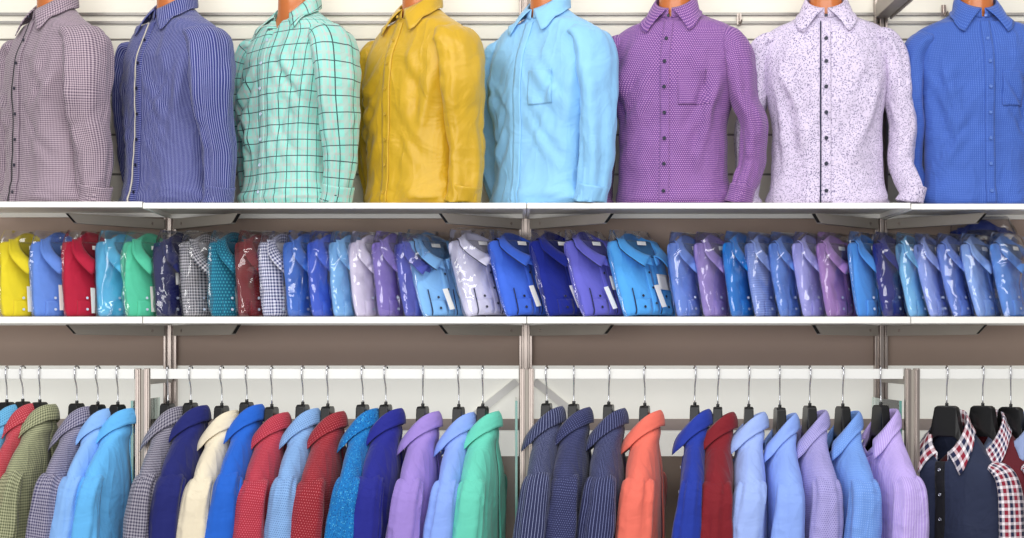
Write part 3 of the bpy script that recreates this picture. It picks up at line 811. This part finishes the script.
# ------------------------------------------------------------------ packaged shirts on the middle shelf
f = fabric
PK = [
 (0, 50, 1, f('#e0cc28'), 'yellow folded shirt in clear film, leftmost on the middle shelf', dict(tag=(-.035, .055, .085, 0))),
 (32, 50, 1, f('#6288d8'), 'periwinkle blue folded shirt in clear film next to the yellow one', dict(tag=(-.035, .06, .085, 0))),
 (64, 50, 1, f('#b01838'), 'crimson red folded shirt in clear film', dict(tag=(-.035, .05, .085, 0))),
 (97.5, 50, 1, f('#58b8e4'), 'sky blue folded shirt in clear film between crimson and mint ones', {}),
 (125, 50, 1, f('#52c09c'), 'mint green folded shirt in clear film', dict(tag=(-.035, .055, .085, 0))),
 (156, 50, 1, f('#171d58'), 'dark navy folded shirt in clear film with a white paper slip', dict(paper=(-.055, .03, .105, .145))),
 (182.5, 50, 1, f('#c9c6cc', 'gingham', '#333644', .010), 'black and white checked folded shirt in clear film', {}),
 (211, 50, 1, f('#12607e', 'dots', '#3a9ab0', .011, .003), 'teal patterned folded shirt in clear film', dict(tag=(-.035, .055, .085, 0))),
 (238, 50, 1, f('#86242a', 'gingham', '#6a1c24', .008), 'brick red folded shirt in clear film', {}),
 (263, 50, 2, f('#dcdcec', 'gingham', '#23306c', .011), 'navy and white gingham folded shirt in clear film', dict(tag=(-.035, .055, .085, 0))),
 (288, 50, 2, f('#3c70cc'), 'medium blue folded shirt in clear film right of the gingham one', {}),
 (312, 50, 2, f('#3a5ed0'), 'royal blue folded shirt in clear film left of a pale blue one', {}),
 (334, 50, 2.5, f('#7cb6ec'), 'pale blue folded shirt in clear film left of the white one', {}),
 (355, 50, 3, f('#dcd4ec'), 'plain white folded shirt in crinkled film', {}),
 (379, 50, 3, f('#8270c0'), 'violet purple folded shirt in clear film right of the white one', {}),
 (405, 50, 5, f('#5058b8'), 'indigo folded shirt in crinkled film beside the navy-trimmed sky blue one', {}),
 (423, 46, 9, f('#80b6ec'), 'sky blue folded shirt with navy-piped collar and white price tag', dict(trim=1, tag=(-.020, .05, .075, -8))),
 (467, 46, 9, f('#dad8f0'), 'white folded shirt with navy-piped collar', dict(trim=1)),
 (507, 46, 9, f('#3c68d8'), 'bright blue folded shirt with navy-piped collar, price tag and white slip', dict(trim=1, tag=(-.018, .055, .075, -8), paper=(.020, .075, .085, .135))),
 (549, 46, 9, f('#0c1f84'), 'deep navy blue folded shirt with hanging price tag', dict(trim=0, tag=(-.018, .055, .08, -10), paper=(.020, .075, .085, .135))),
 (584, 46, 9, f('#6464c8'), 'blue-violet folded shirt with piped collar and price tag', dict(trim=1, tag=(-.018, .05, .08, -12), paper=(.020, .075, .085, .135))),
 (626, 40, 9, f('#50a4ec'), 'azure folded shirt with wide open collar, last of the tagged ones', dict(trim=1, tag=(.010, .055, .08, -8), paper=(.03, .085, .085, .14))),
 (679, 50, 4, f('#6c8ee0'), 'cornflower blue folded shirt in film, first right of the gap', {}),
 (706, 50, 4, f('#9a86cc'), 'lilac folded shirt in film left of the azure one', {}),
 (733, 50, 3, f('#0c78d0'), 'vivid azure folded shirt in film', {}),
 (757, 50, 4, f('#8aa2e4', 'micro', '#4a5cb0', .008, .003), 'light blue micro-patterned folded shirt in film right of the vivid azure one', {}),
 (781, 50, 4, f('#5c86d8'), 'steel blue folded shirt in shiny creased film', {}),
 (805, 50, 4, f('#a4a4e8'), 'pale lavender folded shirt in film left of the pink-lilac one', {}),
 (829, 50, 4, f('#a47cc0'), 'pink-lilac folded shirt in film', {}),
 (859, 50, 3, f('#4a8cdc'), 'blue folded shirt in film with small white tag, beside the dark indigo one', dict(tag=(.035, .07, .055, 0))),
 (886, 50, 4, f('#1b2080'), 'dark indigo folded shirt in film', {}),
 (911, 50, 5, f('#7cc0f0'), 'light sky blue folded shirt in film right of the indigo one', {}),
 (932, 50, 6, f('#92a8ee'), 'periwinkle folded shirt in film, fourth from the right end', {}),
 (955, 50, 6, f('#6c8ce0'), 'mid blue folded shirt in film, third from the right end', {}),
 (979, 50, 6, f('#8cb0f0'), 'pale blue folded shirt in film, second from the right end', {}),
 (1007, 50, 5, f('#5c90e0'), 'blue folded shirt in film cut by the right edge of the photo', {}),
]
def shade_tone(m):  # cloth colour darkened for the shade in the collar opening
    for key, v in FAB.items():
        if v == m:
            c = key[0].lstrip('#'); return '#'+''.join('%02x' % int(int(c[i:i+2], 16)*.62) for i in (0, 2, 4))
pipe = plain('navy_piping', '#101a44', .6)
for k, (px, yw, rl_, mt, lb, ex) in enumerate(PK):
    sp = dict(mat=mt, label=lb, dark=f(shade_tone(mt)))
    ex = dict(ex); t = ex.pop('trim', None)
    if t is not None: sp['btn'] = M['btn_navy']
    if t == 1: sp['trim'] = pipe
    sp.update(ex)
    gp = min(PK[k+1][0]-px if k+1 < len(PK) else 40, px-PK[k-1][0] if k else 40)
    sp['th'] = max(.58, min(1.0, gp/38))
    packaged((px-512)/302.0, sp, yaw=yw, roll=rl_, h=1.07 if rl_ >= 9 else .985, k=k+1)

# one taller dark blue shirt standing in the row behind
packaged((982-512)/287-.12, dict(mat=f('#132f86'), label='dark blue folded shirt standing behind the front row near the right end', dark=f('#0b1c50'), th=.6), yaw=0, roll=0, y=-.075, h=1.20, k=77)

# ------------------------------------------------------------------ shirts on the rails
white_in = None
HS = [ # hook px, yaw, peak-y px, material, label, hanger words, extras
 (5, 100, 404, f('#6cb0d8', 'micro', '#3c88b8', .008, .004), 'light blue micro-patterned hanging shirt at the left edge', {}),
 (21, 100, 403, f('#b03440', 'dots', '#d88088', 0.0075, 0.0016), 'brick red dotted hanging shirt left of the olive one', {}),
 (38, 102, 404, f('#b2b490', 'gingham', '#5a5e44', .009), 'olive green micro-checked hanging shirt', {}),
 (75, 100, 406, f('#a8a4b8', 'gingham', '#35325a', .009), 'grey and navy micro-checked hanging shirt right of the olive one', {}),
 (96, 101, 408, f('#86b4ee'), 'light blue hanging shirt with darker blue collar band', dict(band=f('#3a84c8'))),
 (116, 102, 408, f('#62b2ec'), 'sky blue hanging shirt left of the first steel post', {}),
 (166, 100, 406, f('#a4a0ac', 'gingham', '#3c3950', .010), 'grey checked hanging shirt, first right of the left steel post', {}),
 (189, 100, 405, f('#181f68'), 'navy blue plain hanging shirt left of the cream one', {}),
 (220, 101, 410, f('#e6dac0'), 'plain cream hanging shirt between navy and blue ones', {}),
 (245, 100, 404, f('#1c60c8'), 'strong blue plain hanging shirt right of the cream one', {}),
 (270, 100, 412, f('#aa2a3c', 'dots', '#cc6474', 0.0067, 0.0016), 'raspberry red micro-dotted hanging shirt', {}),
 (301, 100, 408, f('#88b0e0', 'dots', '#5c80bc', 0.0067, 0.0019), 'light blue dotted hanging shirt between two red ones', {}),
 (326, 100, 411, f('#8c1c28', 'dots', '#d07078', 0.0075, 0.0013), 'dark red hanging shirt with fine pale dots', {}),
 (361, 100, 408, f('#0f74bc', 'flower', '#5cc0e8', 150, .22, '#0c3c84'), 'bright blue flower-printed hanging shirt', {}),
 (384, 100, 408, f('#1f2488'), 'royal indigo plain hanging shirt', {}),
 (421, 100, 411, f('#9c84d0'), 'lavender plain hanging shirt right of the indigo one', {}),
 (457, 100, 412, f('#88a8f0'), 'periwinkle blue hanging shirt left of the mint one', {}),
 (481, 100, 411, f('#66ccb4'), 'mint green hanging shirt left of the centre post', {}),
 (545, 100, 406, f('#262a50', 'stripe', '#8c94b8', .010, .0016), 'navy hanging shirt with bold white pinstripes, first right of the centre post', {}),
 (572, 101, 407, f('#282c54', 'dots', '#666c98', 0.0067, 0.0014), 'navy micro-dotted hanging shirt between two pinstriped ones', {}),
 (607, 101, 408, f('#24274e', 'stripe', '#7c84b0', .009, .0014), 'navy pinstriped hanging shirt left of the salmon one', {}),
 (643, 101, 410, f('#e8705f'), 'salmon pink hanging shirt', dict(body_in=1)),
 (693, 98, 409, f('#1e369c'), 'royal blue hanging shirt right of the salmon one', {}),
 (716, 98, 412, f('#7c1622'), 'dark red plain hanging shirt right of the royal blue one', {}),
 (747, 96, 412, f('#9cb4f0'), 'pale blue hanging shirt right of the dark red one', {}),
 (778, 88, 413, f('#8aa8ee'), 'light blue plain hanging shirt left of the greyish lilac one', {}),
 (808, 84, 410, f('#a8a2d8', 'dots', '#7870b4', 0.0060, 0.0016), 'greyish lilac micro-dotted hanging shirt', {}),
 (841, 80, 411, f('#6c96e0', 'micro', '#8cb0ec', .007, .003), 'cornflower blue micro-checked hanging shirt', {}),
 (879, 74, 409, f('#b49ce0', 'stripe', '#c8b8ec', .008, .003), 'pale lilac fine-striped hanging shirt left of the right post', {}),
 (945, 38, 410, f('#262e48'), 'navy vest over a red, white and navy plaid shirt on a hanger', dict(vest=f('#f0e8ee', 'tartan', '#1c2244', .022, '#8c1c34'))),
 (981, 44, 410, f('#5c1420'), 'dark red vest over a small-checked navy and white shirt on a hanger', dict(vest=f('#f0e8f0', 'tartan', '#1c2250', .014, '#7c1c38'))),
 (1009, 50, 412, f('#8f9fc8'), 'greyish blue hanging shirt at the right edge', {}),
]
lbl_h = ['light blue patterned shirt', 'brick red dotted shirt', 'olive checked shirt', 'navy and grey checked shirt', 'light blue shirt with darker collar band', 'sky blue shirt left of the first post',
 'grey checked shirt right of the first post', 'navy plain shirt', 'cream shirt', 'strong blue shirt right of the cream one', 'raspberry red shirt', 'light blue dotted shirt', 'dark red shirt with pale dots', 'flower-printed blue shirt', 'indigo shirt', 'lavender shirt',
 'periwinkle shirt left of the mint one', 'mint green shirt', 'boldly pinstriped navy shirt by the centre post', 'navy micro-dotted shirt', 'navy pinstriped shirt left of the salmon one', 'salmon pink shirt', 'royal blue shirt', 'dark red plain shirt', 'pale blue shirt right of the dark red one', 'light blue plain shirt',
 'greyish lilac shirt', 'cornflower blue shirt', 'pale lilac striped shirt by the right post', 'navy vest', 'dark red vest', 'greyish blue shirt at the right edge']
hx = [h[0] for h in HS]
for k, (px, yw, py, mt, lb, ex) in enumerate(HS):
    x = (px-512)/307.2+.006
    gap = 40
    if k+1 < len(HS): gap = min(gap, hx[k+1]-px)
    if k: gap = min(gap, (px-hx[k-1])*1.3)
    T = max(.38, min(.78, gap/307/.122))
    if yw < 60: T = 1.1
    top = (350-py)/307.2
    sp = dict(mat=mt, label=lb)
    if 'band' in ex: sp['band_mat'] = ex['band']
    if 'vest' in ex:
        sp.update(collar_mat=ex['vest'], sleeve_mat=ex['vest'], gap=.05, spread=.045, leaf_f=.070, vcut=.05, pw=1.5, btn=M['zip'], placket_mat=f('#14141c'), zf=-.140, tilt=1.1)
    elif yw < 90:
        sp.update(gap=.09, tilt=.9, zf=-.108, spread=.034, leaf_f=.062, vcut=.03, pw=1.5)
    off = .012 if yw > 60 else 0
    hanger(x, yw, 'black hanger with steel hook holding the '+lbl_h[k], wide=yw < 60, drop=(py-404)/307*.6, k=k)
    hung_shirt(x+(.0 if yw > 60 else .008), yw, sp, top=top, thick=T, k=k+1)

# ------------------------------------------------------------------ light, camera
def area(name, loc, rot, sx, sy, e, col=(1, 1, 1)):
    l = bpy.data.lights.new(name, 'AREA'); l.shape = 'RECTANGLE'; l.size = sx; l.size_y = sy; l.energy = e; l.color = col
    o = bpy.data.objects.new(name, l); link(o); o.location = loc; o.rotation_euler = rot
    return o
area('ceiling_light_strip', (0, -1.9, 3.9), (R(38), 0, 0), 5.5, .35, 50, (1, .98, .94))
area('ceiling_light_rear', (0, -4.2, 3.6), (R(62), 0, 0), 6.0, .8, 85, (1, .99, .97))
area('front_fill_light', (-1.2, -6.4, 1.5), (R(90), 0, R(-10)), 4.5, 2.0, 125, (1, .99, .98))  # added front fill at eye level, not an actual window
w = bpy.data.worlds.new('world'); bpy.context.scene.world = w; w.use_nodes = True
w.node_tree.nodes['Background'].inputs[0].default_value = (.95, .96, 1, 1)
w.node_tree.nodes['Background'].inputs[1].default_value = .40

cam = bpy.data.cameras.new('camera'); co = bpy.data.objects.new('camera', cam); link(co)
co.location = (0, -5.87, E); co.rotation_euler = (R(90), 0, 0)
cam.sensor_width = 36; cam.lens = 1665/1024*36; cam.shift_y = 81/1024; cam.clip_start = .05
sc = bpy.context.scene; sc.camera = co
sc.view_settings.view_transform = 'Standard'
sc.view_settings.look = 'None'
sc.cycles.transparent_max_bounces = 32
sc.cycles.max_bounces = 8
